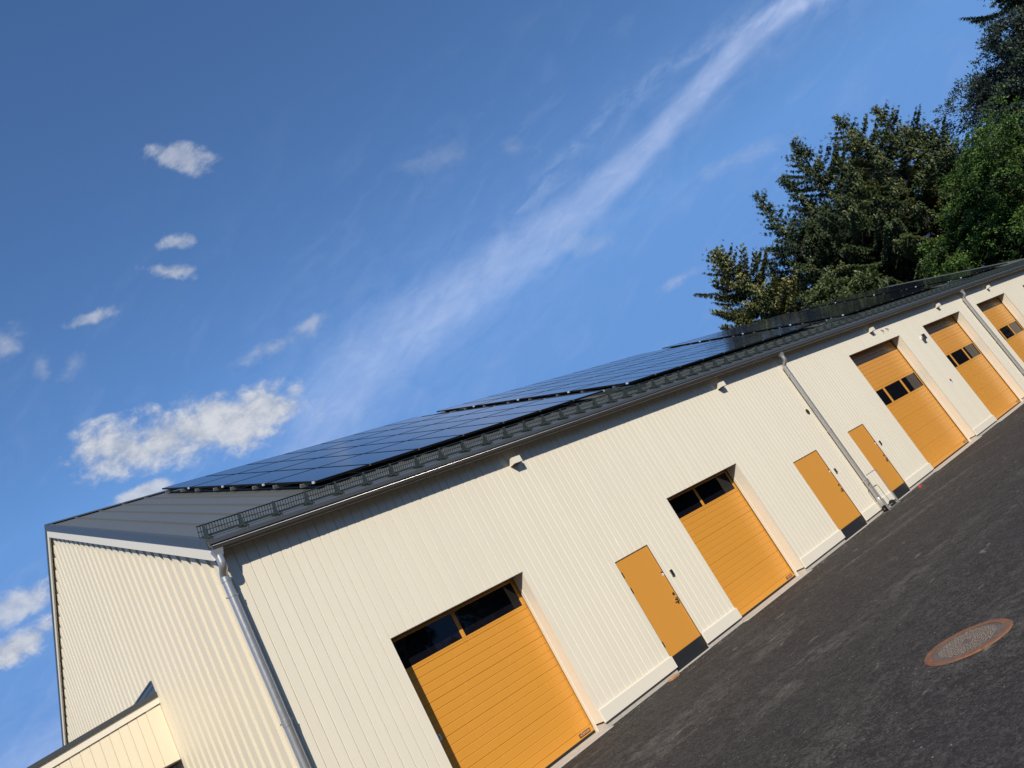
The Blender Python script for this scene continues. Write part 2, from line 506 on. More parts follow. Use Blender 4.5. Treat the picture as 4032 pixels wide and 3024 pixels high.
GAR = [(1.902, 4.655, 2.709, 1), (8.936, 11.689, 2.709, 1), (19.897, 24.016, 4.065, 2), (26.263, 30.382, 4.065, 2),
       (32.557, 36.676, 4.065, 2), (39.74, 43.86, 4.065, 2)]
ENT = [(6.691, 7.691), (13.762, 15.046), (16.965, 17.992)]
PT, PB = 2.092, -.104
openings = [(a, b, c) for a, b, c, _ in GAR] + [(a, b, PT) for a, b in ENT]
openings.sort()

# ---- front wall of vertical tongue-and-groove boards
WB, WT = -.02, 4.852
fw = MB()
pitch, offx = .1593, .154
def wall_seg(xa, xb, z0, z1, la=True, lb=True):
    """one board; la / lb tell whether its left / right edge carries the chamfer"""
    e = .0078
    pr = []
    pr += [(xa - .0002, .0150), (xa + .0024, .0150), (xa + e, .0)] if la else [(xa, .0)]
    pr += [(xb - e, .0), (xb - .0024, .0150), (xb + .0002, .0150)] if lb else [(xb, .0)]
    fw.prism_z(pr, z0, z1)
GX = .030                       # outer face of the gable boards
edges = [GX + .002] + [offx + pitch * k for k in range(0, int((LX - offx) / pitch) + 1)] + [LX - GX - .002]
for xa, xb in zip(edges[:-1], edges[1:]):
    if xb - xa < .02: continue
    hit = [o for o in openings if o[0] < xb - 1e-6 and o[1] > xa + 1e-6]
    if not hit:
        wall_seg(xa, xb, WB, WT); continue
    o = hit[0]
    wall_seg(xa, xb, o[2], WT)
    if o[0] > xa + .021: wall_seg(xa, o[0], WB, o[2], True, False)
    if o[1] < xb - .021: wall_seg(o[1], xb, WB, o[2], False, True)
fw.build('front_wall', M['front'], bld)
# wall core with the openings (closes the building)
core = MB()
last = GX + .06
for a, b, t in openings + [(LX - GX - .06, LX, 99)]:
    core.box(last, a - .012, .0165, .30, WB + .01, WT)
    if t < 50: core.box(a - .012, b + .012, .0165, .30, t + .004, WT)
    last = b + .012
core.build('wall_core', M['lintel'], bld)

# ---- plinth under the boards and baseboards over it
xs = [0.0] + [q for o in openings for q in o[:2]] + [LX]
segs = [(xs[i], xs[i + 1]) for i in range(0, len(xs), 2)]
segs[0] = (GX, segs[0][1]); segs[-1] = (segs[-1][0], LX - GX)
for a, b in segs:
    MB().box(a, b, .012, .33, GZ - .05, WB - .002).build('plinth', M['conc'], bld)
for a, b in segs:
    ent_l = any(abs(a - e[1]) < .01 for e in ENT); ent_r = any(abs(b - e[0]) < .01 for e in ENT)
    mb = MB()
    mb.bbox(a + (.0 if not ent_l else -.004), b - (.0 if not ent_r else -.004), -.032, -.001, -.024, .192, .006)
    mb.build('baseboard', M['trim'], bld)
    if ent_l:
        k = MB(); k.box(a - .012, a + .028, -.012, -.002, .196, PT)
        # narrow casing strip beside the entrance doors
        k.build('door_casing', M['trim'], bld)

# ---- gable walls: board on board
def gable(xf, sgn, name):
    mb = MB()
    y0, y1 = 0.0, 2 * RY
    # under boards as one sheet
    xu = xf + .042 * sgn
    prof = [(y0, WB), (y1, WB), (y1, roof_z(y1) - .13), (RY, RZ - .13), (y0, roof_z(y0) - .13)]
    mb.add([(xu, y, z) for y, z in prof], [(0, 1, 2, 3, 4)] if sgn < 0 else [(4, 3, 2, 1, 0)])
    # corner boards and over boards
    bl = [(0.0, .121)]
    k = 0
    while True:
        c = .07 + .373 * (k + 1)
        if c + .2 > y1 - .1: break
        bl.append((c - .115, c + .115)); k += 1
    bl.append((y1 - .12, y1))
    for a, b in bl:
        e = .003
        za, zb = roof_z(a) - .14, roof_z(b) - .14
        if a < RY < b: za = zb = min(za, zb)
        pf = [(a, xu - .001 * sgn), (a + .0005, xf + .003 * sgn), (a + e, xf), (b - e, xf), (b - .0005, xf + .003 * sgn), (b, xu - .001 * sgn)]
        v = [(x, y, WB) for y, x in pf] + [(x, y, za + (zb - za) * (y - a) / (b - a)) for y, x in pf]
        n = len(pf)
        f = [(i, i + 1, n + i + 1, n + i) for i in range(n - 1)]
        if sgn > 0: f = [q[::-1] for q in f]
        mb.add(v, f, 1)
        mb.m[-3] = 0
    return mb.build(name, [M['gable'], M['gable_edge_dim']], bld)
gable(GX, 1, 'gable_wall')
gable(LX - GX, -1, 'gable_wall')
mb = MB(); mb.box(0.09, LX - .09, 2 * RY - .2, 2 * RY, WB, WT); mb.build('rear_wall', M['gable'], bld)

# ---- roof: two sheets with standing seams
OX0, OX1 = -.035, LX + .035
def slope_pt(x, s, h):
    """x along the building, s up the front slope from the eave, h above the sheet"""
    return (x, EY + s * CP - h * SP, EZ + s * SP + h * CP)
SL = math.hypot(RY - EY, RZ - EZ)
roof = MB()
th = .10
pr = [(EY, EZ), (RY, RZ), (FY, EZ), (FY, EZ - th), (RY, RZ - th - .02), (EY, EZ - th)]
roof.extrude_x(pr, OX0 + .002, OX1 - .002, close=True, caps=True)
k = 0
while .05 + .53 * k < LX:
    xs_ = .05 + .53 * k
    for side in (0, 1):
        v = []
        for s in (0.004, SL - .02):
            for dx, h in ((-.011, .0), (-.007, .030), (.007, .030), (.011, .0)):
                p = slope_pt(xs_ + dx, s, h + .001)
                if side: p = (p[0], 2 * RY - p[1], p[2])
                v.append(p)
        f = [(0, 1, 5, 4), (1, 2, 6, 5), (2, 3, 7, 6), (0, 3, 2, 1), (4, 5, 6, 7)]
        if side: f = [q[::-1] for q in f]
        roof.add(v, f)
    k += 1
roof.build('roof', M['roof'], bld)
# ridge cap
mb = MB()
v = []
pr = []
for s, h in ((.16, .034), (.16, .046), (0, .052)):
    pr.append((RY - s * CP - h * SP * 0 , RZ - s * SP + h))
pr = [(RY - .16, RZ - .16 * TP + .034), (RY - .16, RZ - .16 * TP + .046), (RY, RZ + .052), (RY + .16, RZ - .16 * TP + .046), (RY + .16, RZ - .16 * TP + .034)]
mb.extrude_x(pr, OX0 - .01, OX1 + .01, close=True, caps=True)
mb.build('ridge_cap', M['flash'], bld)
# verge flashing, bargeboards
for xo, sg in ((OX0, -1), (OX1, 1)):
    for side in (0, 1):
        def pts(s0, s1, hs, xa, xb):
            o = []
            for s in (s0, s1):
                for (dx, dz) in hs:
                    p = slope_pt(0, s, 0)
                    yy = p[1] if not side else 2 * RY - p[1]
                    o.append((xa + dx * sg, yy, p[2] + dz))
            return o
        fl = MB()
        hs = [(-.10, .004), (-.10, .026), (.012, .032), (.016, -.112), (.006, -.112), (.003, .004)]
        v = pts(0.0, SL - .02, hs, xo, 0)
        n = len(hs)
        f = [(i, (i + 1) % n, n + (i + 1) % n, n + i) for i in range(n)] + [tuple(range(n))[::-1], tuple(range(n, 2 * n))]
        fl.add(v, f); fl.build('verge_flashing', M['flash'], bld)
        bb = MB()
        hs = [(.004, -.100), (.004, -.290), (-.030, -.290), (-.030, -.100)]
        # butt the two bargeboards at the ridge
        v = pts(0.02, SL - .004, hs, xo, 0)
        n = 4
        f = [(i, (i + 1) % n, n + (i + 1) % n, n + i) for i in range(n)] + [(0, 1, 2, 3), (7, 6, 5, 4)]
        bb.add(v, f); bb.build('bargeboard', M['trim'], bld)
# fascia and soffit along the front eave
mb = MB(); mb.box(OX0 + .03, OX1 - .03, -.150, -.128, 4.832, 4.905); mb.build('fascia', M['lintel'], bld)
mb = MB(); mb.box(OX0 + .03, OX1 - .03, -.127, -.002, 4.834, 4.850); mb.build('soffit', M['lintel'], bld)
# eave flashing strip
mb = MB()
mb.extrude_x([(EY + .06, EZ + .034), (EY - .015, EZ - .002), (EY - .018, EZ - .055), (EY - .010, EZ - .055), (EY - .008, EZ - .006)], OX0 + .02, OX1 - .02)
mb.build('eave_flashing', M['flash'], bld)
# gutter
gy, gz_, gr = -.226, 4.848, .062
mb = MB()
prof = [(gy - gr - .004, gz_ + .004), (gy - gr - .010, gz_ - .004), (gy - gr - .003, gz_ - .010)]
prof = []
for i in range(13):
    a = PI + PI * i / 12
    prof.append((gy + gr * math.cos(a), gz_ + gr * 1.18 * math.sin(a)))
prof.append((gy + gr, gz_ + .03))
prof2 = [(gy - gr + .010, gz_ + .002), (gy - gr + .003, gz_ + .009), (gy - gr - .006, gz_ + .007), (gy - gr - .008, gz_ - .002)] + prof[:]
mb.extrude_x(prof2, OX0 + .01, OX1 - .01)
inn = [(y + (.002 if y < gy else -.002), z + .002) for y, z in prof]
mb.extrude_x(inn[::-1], OX0 + .01, OX1 - .01)
n = 13
for xe in (OX0 + .008, OX1 - .008):
    mb.add([(xe, y, z) for y, z in prof[:13]], [tuple(range(13))])
gut = mb.build('gutter', M['gutter'], bld, smooth=True, auto=40)
lp = MB(); lp.tube([(OX0 + .012, gy - gr - .004, gz_ + .006), (OX1 - .012, gy - gr - .004, gz_ + .006)], .0055, 8)
lp.build('gutter_lip_glint', M['zinc'], gut, smooth=True)  # bright bead added on the lip as the sun's glint along the dark gutter
gb = MB()
gb.extrude_x([(gy + (gr + .004) * math.cos(PI + PI * i / 12), gz_ + (gr * 1.18 + .004) * math.sin(PI + PI * i / 12)) for i in range(13)], -.012, .012)
gb.add([(-.012, gy - gr - .004, gz_), (.012, gy - gr - .004, gz_), (.012, gy - gr - .014, gz_ + .016), (-.012, gy - gr - .014, gz_ + .016)], [(0, 1, 2, 3)])
hk = gb.build('gutter_hook', M['gutter'], gut, smooth=True, auto=40)
k = 0
while .2 + .615 * k < LX:
    o = hk if k == 0 else hk.copy()
    if k: COL.objects.link(o); o.parent = gut
    o.location.x = .2 + .615 * k
    k += 1

# ------------------------------------------------------------------ garage doors
DY = .34
def garage(idx, x0, x1, top, kind):
    root = part('garage_door', bld)
    root['label'] = {0: 'ochre sectional door numbered 1, nearest the gable, windows in its top section',
                     1: 'second lower ochre sectional door, windows in its top section',
                     2: 'first of the tall ochre sectional doors, windows at mid height',
                     3: 'tall ochre sectional door right of the floodlight',
                     4: 'tall ochre sectional door right of the third downpipe',
                     5: 'tall ochre sectional door cut off by the photo edge'}[idx]
    lp = part_mesh = None
    # leaf with horizontal ribs; recess between ribs
    zb = GZ + .055
    gp = .1317
    wz0, wz1 = (2.232, 2.668) if kind == 1 else (2.225, 2.750)
    def leaf(z0, z1, phase):
        prof = []
        z = z0
        zs = []
        kk = math.floor((z0 - phase) / gp) + 1
        while phase + kk * gp < z1 - .01:
            zs.append((phase + kk * gp, kk)); kk += 1
        prof.append((DY, z0))
        for zz, kk in zs:
            dp = .010 if kk % 4 == 0 else .007
            prof += [(DY, zz - .010), (DY + .004, zz - .006), (DY + dp, zz - .001), (DY + dp, zz + .002), (DY - .002, zz + .009), (DY, zz + .013)]
        prof.append((DY, z1))
        return prof
    L = MB()
    xa, xb = x0 - .03, x1 + .03
    L.extrude_x(leaf(zb, wz0 - .030, .048), xa, xb)
    L.extrude_x(leaf(wz1 + .030, top + .12, 2.745 if kind == 1 else 2.822), xa, xb)
    L.box(xa, xb, DY + .03, DY + .05, zb, top + .12)
    L.build('door_leaf', M['orange'], root)
    W = MB()
    if kind == 1:
        panes = [(x0 + .046, 3.226 - 1.902 + x0), (3.298 - 1.902 + x0, 4.584 - 1.902 + x0)]
    else:
        panes = [(x0 + .043, 21.222 - 19.897 + x0), (21.336 - 19.897 + x0, 22.620 - 19.897 + x0), (22.734 - 19.897 + x0, 23.975 - 19.897 + x0)]
    # rails and mullions round the panes
    W.bbox(xa, xb, DY - .001, DY + .028, wz0 - .030, wz0, .003)
    W.bbox(xa, xb, DY - .001, DY + .028, wz1, wz1 + .030, .003)
    ed = [xa] + [q for p_ in panes for q in p_] + [xb]
    for i in range(0, len(ed), 2):
        W.bbox(ed[i], ed[i + 1], DY - .001, DY + .028, wz0 + .0005, wz1 - .0005, .003)
    W.build('window_frame', M['orange'], root)
    for a, b in panes:
        g = MB(); g.add([(a - .004, DY + .012, wz0 - .004), (b + .004, DY + .012, wz0 - .004), (b + .004, DY + .012, wz1 + .004), (a - .004, DY + .012, wz1 + .004)], [(0, 1, 2, 3)])
        g.box(a + .0, b - .0, DY + .016, DY + .024, wz0 - .003, wz1 + .003)
        g.build('window_pane', M['glass'], root)
    # rubber seal at the foot
    s = MB(); s.bbox(xa, xb, DY - .012, DY + .03, GZ + .008, zb - .001, .006)
    s.build('bottom_seal', M['black'], root)
    # reveal: boards, angle and dark gap on both sides, lintel above
    for (xe, sg) in ((x1, 1), (x0, -1)):
        rv = MB()
        a, b = sorted((xe + .0003 * sg, xe + .016 * sg))
        # three vertical boards with small grooves
        for (ya, yb) in ((.0125, .1135), (.1125, .1765), (.1755, .2430)):
            rv.bbox(a, b, ya, yb, .008, top - .002, .003)
        a2, b2 = sorted((xe - .010 * sg, xe + .016 * sg))
        rv.bbox(a2, b2, .240, .308, GZ + .003, top - .002, .003)
        rv.build('door_reveal', M['reveal'], root)
    for (xe, sg) in ((x1, 1), (x0, -1)):
        gp_ = MB()
        a, b = sorted((xe + .004 * sg, xe + .045 * sg))
        gp_.box(a, b, .309, .336, GZ + .004, top + .1)
        gp_.build('side_seal', M['black'], root)
    li = MB(); li.box(x0 - .012, x1 + .012, .0165, .30, top - .004, top + .003)
    li.box(x0, x1, -.004, .020, top - .012, top - .001)
    li.build('lintel', M['lintel'], root)
    # concrete threshold
    th_ = MB(); th_.bbox(x0 - .03, x1 + .03, -.135, .011, GZ - .06, GZ + .010, .005); th_.box(x0 + .002, x1 - .002, .0115, .40, GZ - .06, GZ + .012)
    th_.box(x0 - .05, x0, .02, .40, GZ - .06, WB - .001) if False else None
    th_.build('threshold', M['conc'], root)
    # maker's plate with its letters
    pl = MB()
    px, pz = x1 - .195, -.010
    if kind == 2: px, pz = x1 - .20, .000
    pl.bbox(px - .13, px + .13, DY - .004, DY - .001, pz - .031, pz + .031, .001)
    v, f = text_mesh('HÖRMANN', .058)
    mx = max(abs(q[0]) for q in v)
    pl.add([(px + q[0] * .112 / mx, DY - .0055, pz + q[1]) for q in v], f, 1)
    pl.build('maker_plate', [M['brownplate'], M['plateletter']], root)
    if idx == 0:
        np_ = MB()
        cx, cz = 2.101, 1.151
        np_.bbox(cx - .031, cx + .031, DY - .004, DY - .001, cz - .042, cz + .042, .001)
        v, f = text_mesh('1', .085)
        np_.add([(cx + q[0] * 1.15 + .002, DY - .0055, cz + q[1]) for q in v], f, 1)
        np_.build('number_plate', [M['white'], M['ink']], root)
for i, gdr in enumerate(GAR): garage(i, *gdr)

# ------------------------------------------------------------------ entrance doors
def entrance(i, x0, x1):
    root = part('entrance_door', bld)
    root['label'] = ['plain ochre entrance door between the two lower garage doors',
                     'wide plain ochre entrance door left of the second downpipe',
                     'plain ochre entrance door right of the hand truck'][i]
    y = .022
    d = MB(); d.bbox(x0 + .004, x1 - .004, y, y + .05, .165, PT - .004, .003)
    d.build('door_leaf', M['orange2'], root)
    d = MB(); d.bbox(x0 + .004, x1 - .004, y - .003, y + .05, PB + .012, .164, .002)
    d.build('kick_plate', M['kick'], root)
    d = MB(); d.box(x0 - .012, x0 + .003, .012, .28, PB, PT); d.box(x1 - .003, x1 + .012, .0125, .28, PB, PT); d.box(x0, x1, .012, .28, PT - .003, PT + .004)
    d.box(x0, x1, .08, .28, PB, PT)
    d.build('door_frame', M['lintel'], root)
    d = MB(); d.bbox(x0 - .004, x1 + .004, -.022, .10, GZ - .04, PB + .008, .004); d.build('threshold', M['conc'], root)
    for hz in (1.82, 1.50, .42):
        h = MB(); h.tube([(x0 + .012, y - .008, hz - .055), (x0 + .012, y - .008, hz + .055)], .008, 8); h.box(x0 + .014, x0 + .034, y - .006, y - .001, hz - .05, hz + .05)
        h.build('hinge', M['chrome'], root, smooth=True, auto=40)
    hx = x1 - .068
    l = MB()
    def disc(cx, cz, r, ya, yb, n=16):
        l.tube([(cx, ya, cz), (cx, yb, cz)], r, n)
    disc(hx, 1.058, .028, y - .012, y - .0005); l.box(hx - .004, hx + .004, y - .016, y - .012, 1.047, 1.069)
    l.build('lock', M['chrome'], root, smooth=True, auto=40)
    l = MB()
    disc(hx, .955, .027, y - .012, y - .0005)
    l.tube([(hx, y - .010, .955), (hx, y - .050, .955), (hx - .012, y - .060, .955), (hx - .105, y - .060, .952), (hx - .115, y - .050, .952)], .010, 8)
    disc(hx, .872, .020, y - .008, y - .0005)
    l.build('handle', M['chrome'], root, smooth=True, auto=40)
    s = MB(); s.box(x1 - .060, x1 - .006, y - .002, y - .0008, 1.486, 1.516, 0); s.box(x1 - .060, x1 - .006, y - .002, y - .0008, 1.440, 1.484, 1)
    s.box(x1 - .058, x1 - .008, y - .0026, y - .0021, 1.461, 1.465, 2)
    s.build('sticker', [M['red'], M['white'], M['ink']], root)
for i, e in enumerate(ENT): entrance(i, *e)

# ------------------------------------------------------------------ lean-to on the gable
lt = thing('lean_to', 'low cream boarded lean-to with dark roof edge against the gable', 'lean-to', (0, 0, 0))
YL = 5.38; XL = -4.2
def lz(x): return 4.225 + .122 * x
mb = MB()
e = -.205
b0 = -.0035
lines = [GX - .004] + [-.245 - .1625 * k for k in range(25)]
for a, b in zip(lines[:-1], lines[1:]):
    if b < XL: break
    mb.prism_z([(b - .0, YL + .012), (b + .004, YL), (a - .004, YL), (a, YL + .012)], 2.955, lz(a) - .24)
mb.add([(XL, YL + .013, 2.955), (GX - .003, YL + .013, 2.955), (GX - .003, YL + .013, lz(0) - .22), (XL, YL + .013, lz(XL) - .22)], [(0, 1, 2, 3)])
mb.build('wall_panel', M['gable'], lt)
def strip(za, zb, ya, yb, name, m, xa=GX - .003):
    b_ = MB()
    v = []
    for x in (xa, XL):
        v += [(x, ya, lz(x) + za), (x, yb, lz(x) + za), (x, yb, lz(x) + zb), (x, ya, lz(x) + zb)]
    b_.add(v, [(0, 1, 2, 3), (7, 6, 5, 4), (0, 4, 5, 1), (1, 5, 6, 2), (2, 6, 7, 3), (3, 7, 4, 0)])
    return b_.build(name, m, lt)
strip(-.215, -.088, YL - .024, YL - .002, 'fascia', M['trim'])
strip(-.086, .0, YL - .050, YL + .02, 'roof_edge', M['flash'])
strip(-.03, -.002, YL + .021, YL + 5.4, 'roof', M['roof'])
fl = MB()
for (z0, z1, xo) in ((.0, .11, -.010), (.112, .20, -.018), (.202, .232, -.030)):
    fl.box(xo + GX, GX - .002, YL, YL + 5.35, 4.226 + z0, 4.226 + z1)
fl.build('wall_flashing', M['flash'], lt)
sf = MB(); sf.box(XL, GX - .004, YL - .0, YL + 5.3, 2.93, 2.952); sf.build('soffit', M['lintel'], lt)
for px, py in ((XL + .1, YL + .1), (XL + .1, YL + 5.2)):
    p_ = MB(); p_.bbox(px - .06, px + .06, py - .06, py + .06, GZ - .1, 2.93, .006); p_.build('post', M['trim'], lt)

# ------------------------------------------------------------------ downpipes
def downpipe(x, label, zend):
    t = thing('downpipe', label, 'downpipe', (x, 0, 0), group='galvanised downpipes on the front wall')
    yc = -.102; r = .058
    p = MB(); p.tube([(0, yc, 4.385), (0, yc, zend + .11)], r, 20)
    for zj in (2.35, .79):
        p.tube([(0, yc, zj - .05), (0, yc, zj - .048), (0, yc, zj + .048), (0, yc, zj + .05)], [r, r + .004, r + .004, r], 20, caps=False)
    p.build('pipe', M['zinc'], t, smooth=True, auto=40)
    f = MB()
    # square funnel under the gutter
    f.add([(-.075, gy - .055, 4.800), (.075, gy - .055, 4.800), (.075, gy + .055, 4.800), (-.075, gy + .055, 4.800),
           (-.050, gy - .045, 4.700), (.050, gy - .045, 4.700), (.050, gy + .045, 4.700), (-.050, gy + .045, 4.700)],
          [(0, 1, 5, 4), (1, 2, 6, 5), (2, 3, 7, 6), (3, 0, 4, 7), (4, 5, 6, 7), (3, 2, 1, 0)])
    f.build('funnel', M['zinc'], t)
    e_ = MB()
    path = []
    A = Vector((0, gy, 4.715)); B = Vector((0, yc, 4.380))
    for i in range(15):
        q = i / 14
        q2 = min(1., max(0., (q - .38) / .45)); sm = q2 * q2 * (3 - 2 * q2)
        path.append((0, gy + (yc - gy) * sm, 4.715 + (4.380 - 4.715) * q))
    e_.tube(path, r, 20)
    e_.tube([(0, yc, 4.36), (0, yc, 4.362), (0, yc, 4.43), (0, yc, 4.432)], [r, r + .005, r + .005, r], 20, caps=False)
    e_.build('offset_bend', M['zinc'], t, smooth=True, auto=40)
    for zb in (4.15, 2.355, .80):
        if zb < zend + .1: continue
        b_ = MB(); b_.tube([(0, yc, zb - .014), (0, yc, zb - .013), (0, yc, zb + .013), (0, yc, zb + .014)], [r, r + .006, r + .006, r], 20, caps=False)
        b_.box(-.012, .012, yc + r, -.001, zb - .012, zb + .012)
        b_.box(-r - .030, -r + .004, yc - .006, yc + .006, zb - .010, zb + .010); b_.box(r - .004, r + .028, yc - .006, yc + .006, zb - .010, zb + .010)
        b_.build('bracket', M['zinc'], t, smooth=True, auto=30)
    o_ = MB()
    o_.tube([(0, yc, zend + .12), (0, yc - .01, zend + .07), (0, yc - .03, zend), (0, yc - .035, zend - .03)], [r + .006, r + .006, r + .002, r + .002], 20)
    if zend < .2:
        o_.tube([(0, yc, .27), (0, yc, .25), (0, yc, .06), (0, yc - .012, -.01)], [r + .001, r + .009, r + .009, r + .006], 20)
    o_.build('outlet', M['zinc'], t, smooth=True, auto=40)
    return t
downpipe(.030, 'galvanised downpipe at the gable corner of the front wall', -.06)
downpipe(16.03, 'galvanised downpipe with the hand truck at its foot', -.06)
downpipe(31.47, 'galvanised downpipe between two tall garage doors', -.06)

# ------------------------------------------------------------------ wall fixtures
LAMPS = [(5.700, 'cream wedge wall lamp nearest the gable, above the lower doors'),
         (12.90, 'cream wedge wall lamp left of the second downpipe'),
         (22.24, 'cream wedge wall lamp over the first tall garage door'),
         (28.62, 'cream wedge wall lamp just left of the third downpipe'),
         (35.06, 'cream wedge wall lamp right of the third downpipe')]
for lx, lab in LAMPS:
    t = thing('wall_lamp', lab, 'wall lamp', (lx, 0, 4.505), group='wedge lamps along the front wall')
    prof = [(0, 0), (-.150, 0), (-.150, .122), (-.062, .122), (0, .052)]
    v = []; w = .107
    h = MB(); h.extrude_x([(y, z + .001) for y, z in prof], -w, w, close=True, caps=True)
    h.build('housing', M['trim'], t)
    g = MB(); g.box(-w + .012, w - .012, -.138, -.012, -.006, .0005); g.build('diffuser', M['lintel'], t)

for kx, lab in ((7.863, 'small black keypad beside the first entrance door'), (15.205, 'small black keypad beside the wide entrance door'), (18.14, 'small black keypad beside the third entrance door')):
    t = thing('keypad', lab, 'keypad', (kx, 0, 1.396), group='black keypads beside the entrance doors')
    b_ = MB(); b_.bbox(-.036, .036, -.018, -.0005, -.066, .066, .004); b_.build('back_box', M['zinc'], t)
    b_ = MB(); b_.bbox(-.034, .034, -.036, -.019, -.064, .064, .005); b_.build('key_panel', M['black'], t)

t = thing('vent_grille', 'small round dark vent in the wall left of the second downpipe', 'vent', (15.815, 0, 3.062))
ring = MB()
n = 28
ro, ri = .082, .068
v = []
for r_, y_ in ((ro, -.001), (ro, -.012), (ri, -.012), (ri, -.003)):
    v += [(r_ * math.cos(2 * PI * k / n) * .86, y_, r_ * math.sin(2 * PI * k / n)) for k in range(n)]
f = [(j * n + k, j * n + (k + 1) % n, (j + 1) * n + (k + 1) % n, (j + 1) * n + k) for j in range(3) for k in range(n)]
ring.add(v, f); ring.build('ring', M['kick'], t)
sl_ = MB()
sl_.add([(ri * .86 * math.cos(2 * PI * k / n), -.002, ri * math.sin(2 * PI * k / n)) for k in range(n)], [tuple(range(n))[::-1]])
sl_.build('opening', M['black'], t)
sl_ = MB()
for k in range(-3, 4):
    z = k * .018; hw = math.sqrt(max(ri * ri - z * z, 0)) * .84
    sl_.add([(-hw, -.004, z + .006), (hw, -.004, z + .006), (hw, -.011, z - .003), (-hw, -.011, z - .003)], [(0, 1, 2, 3)])
sl_.build('slats', M['gutter'], t)

t = thing('floodlight', 'white wall floodlight with flat dark head left of a tall door', 'floodlight', (25.44, 0, 3.66))
b_ = MB(); b_.tube([(0, -.0005, 0), (0, -.03, 0)], .062, 20); b_.tube([(0, -.03, 0), (0, -.10, .01)], .03, 12); b_.build('base', M['white'], t, smooth=True, auto=40)
b_ = MB(); b_.bbox(-.115, .115, -.145, -.105, -.10, .105, .010); b_.build('head', M['kick'], t)
b_ = MB(); b_.tube([(-.05, -.12, -.10), (-.02, -.10, -.135), (.02, -.06, -.14)], .012, 8); b_.build('sensor', M['kick'], t, smooth=True)

t = thing('info_label', 'small dark red and white label on the wall left of a tall door', 'label', (25.215, 0, 1.86))
b_ = MB(); b_.box(-.06, .06, -.004, -.0005, .02, .108); b_.build('red_field', M['red'], t)
b_ = MB(); b_.box(-.055, .055, -.004, -.0005, -.105, .016); b_.box(-.05, .05, -.005, -.0041, -.02, -.006, 1); b_.box(-.05, .02, -.005, -.0041, -.06, -.046, 1); b_.build('white_field', [M['white'], M['ink']], t)

for i, cx in enumerate((23.02, 23.42)):
    b_ = MB(); b_.tube([(0, .0, 0), (0, -.03, -.01), (.02, -.06, -.05), (.03, -.05, -.10)], .009, 7)
    b_.tube([(0.03, .0, -.02), (0.05, -.05, -.08)], .007, 7)
    o = b_.build('cable_stub', M['gutter'], None, smooth=True, loc=(cx, 0, 4.46))
    tag(o, ['short loose cable end beside the lamp over the first tall door', 'second loose cable end, farther right of that lamp'][i], 'cable end', 'loose cable ends under the eave')

# ------------------------------------------------------------------ snow guard along the eave
sg = thing('snow_guard', 'long green-grey grille snow guard above the gutter', 'snow guard', slope_pt(0, .25, 0), (PIT, 0, 0))
SGX0, SGX1 = -.035, LX - .3
b_ = MB()
h0, h1 = .045, .205
for h in (h0, (h0 + h1) / 2, h1):
    b_.box(SGX0, SGX1, -.005, .005, h - .005, h + .005)
x = SGX0 + .006
while x < SGX1:
    b_.box(x - .0040, x + .0040, -.0030, .0030, h0 + .005, h1 - .005)
    x += .042
b_.box(SGX0 - .01, SGX1, -.012, .012, h1 + .006, h1 + .012)
b_.build('grille', M['guard'], sg)
MB().tube([(SGX0 + .1, -.13, .055), (SGX1, -.13, .055)], .008, 6).build('rod', M['guard'], sg)
MB().tube([(SGX0 + .1, .02, .048), (SGX1, .02, .048)], .010, 6).build('rod', M['guard'], sg)
br = MB()
br.bbox(-.026, .026, -.215, .055, .032, .052, .003)
br.add([(-.010, .022, .05), (-.010, -.008, h1 + .025), (-.010, -.034, h1 + .025), (-.010, -.125, .05), (.010, .022, .05), (.010, -.008, h1 + .025), (.010, -.034, h1 + .025), (.010, -.125, .05)],
       [(0, 1, 2, 3), (7, 6, 5, 4), (0, 4, 5, 1), (1, 5, 6, 2), (2, 6, 7, 3), (3, 7, 4, 0)])
br.tube([(-.02, -.075, .055), (.02, -.075, .055)], .010, 6)
br.bbox(-.028, -.004, -.06, .02, .010, .048, .003)
b0_ = br.build('bracket', M['guard'], sg)
k = 0
while .05 + .53 * k < SGX1:
    if k == 0: b0_.location.x = .05
    else:
        c = b0_.copy(); COL.objects.link(c); c.parent = sg; c.location.x = .05 + .53 * k
    k += 1

# ------------------------------------------------------------------ roof ladders in the gaps between the arrays
LAD = [(10.86, 'green-grey roof ladder between the first and second solar array'),
       (23.45, 'green-grey roof ladder between the second and third solar array'),
       (36.45, 'green-grey roof ladder between the third and fourth solar array')]
def ladder(x, lab):
    t = thing('roof_ladder', lab, 'roof ladder', slope_pt(x, 0, 0), (PIT, 0, 0), 'roof ladders between the solar arrays')
    for sx in (-.20, .20):
        r_ = MB(); r_.bbox(sx - .018, sx + .018, .75, 10.1, .036, .110, .004); r_.build('rail', M['guard'], t)
    y = .95
    first = None
    while y < 10.0:
        if first is None: first = c = MB().bbox(-.18, .18, -.035, .035, .085, .107, .003).build('rung', M['guard'], t)
        else: c = first.copy(); COL.objects.link(c); c.parent = t
        c.location.y = y
        y += .30
for a in LAD: ladder(*a)

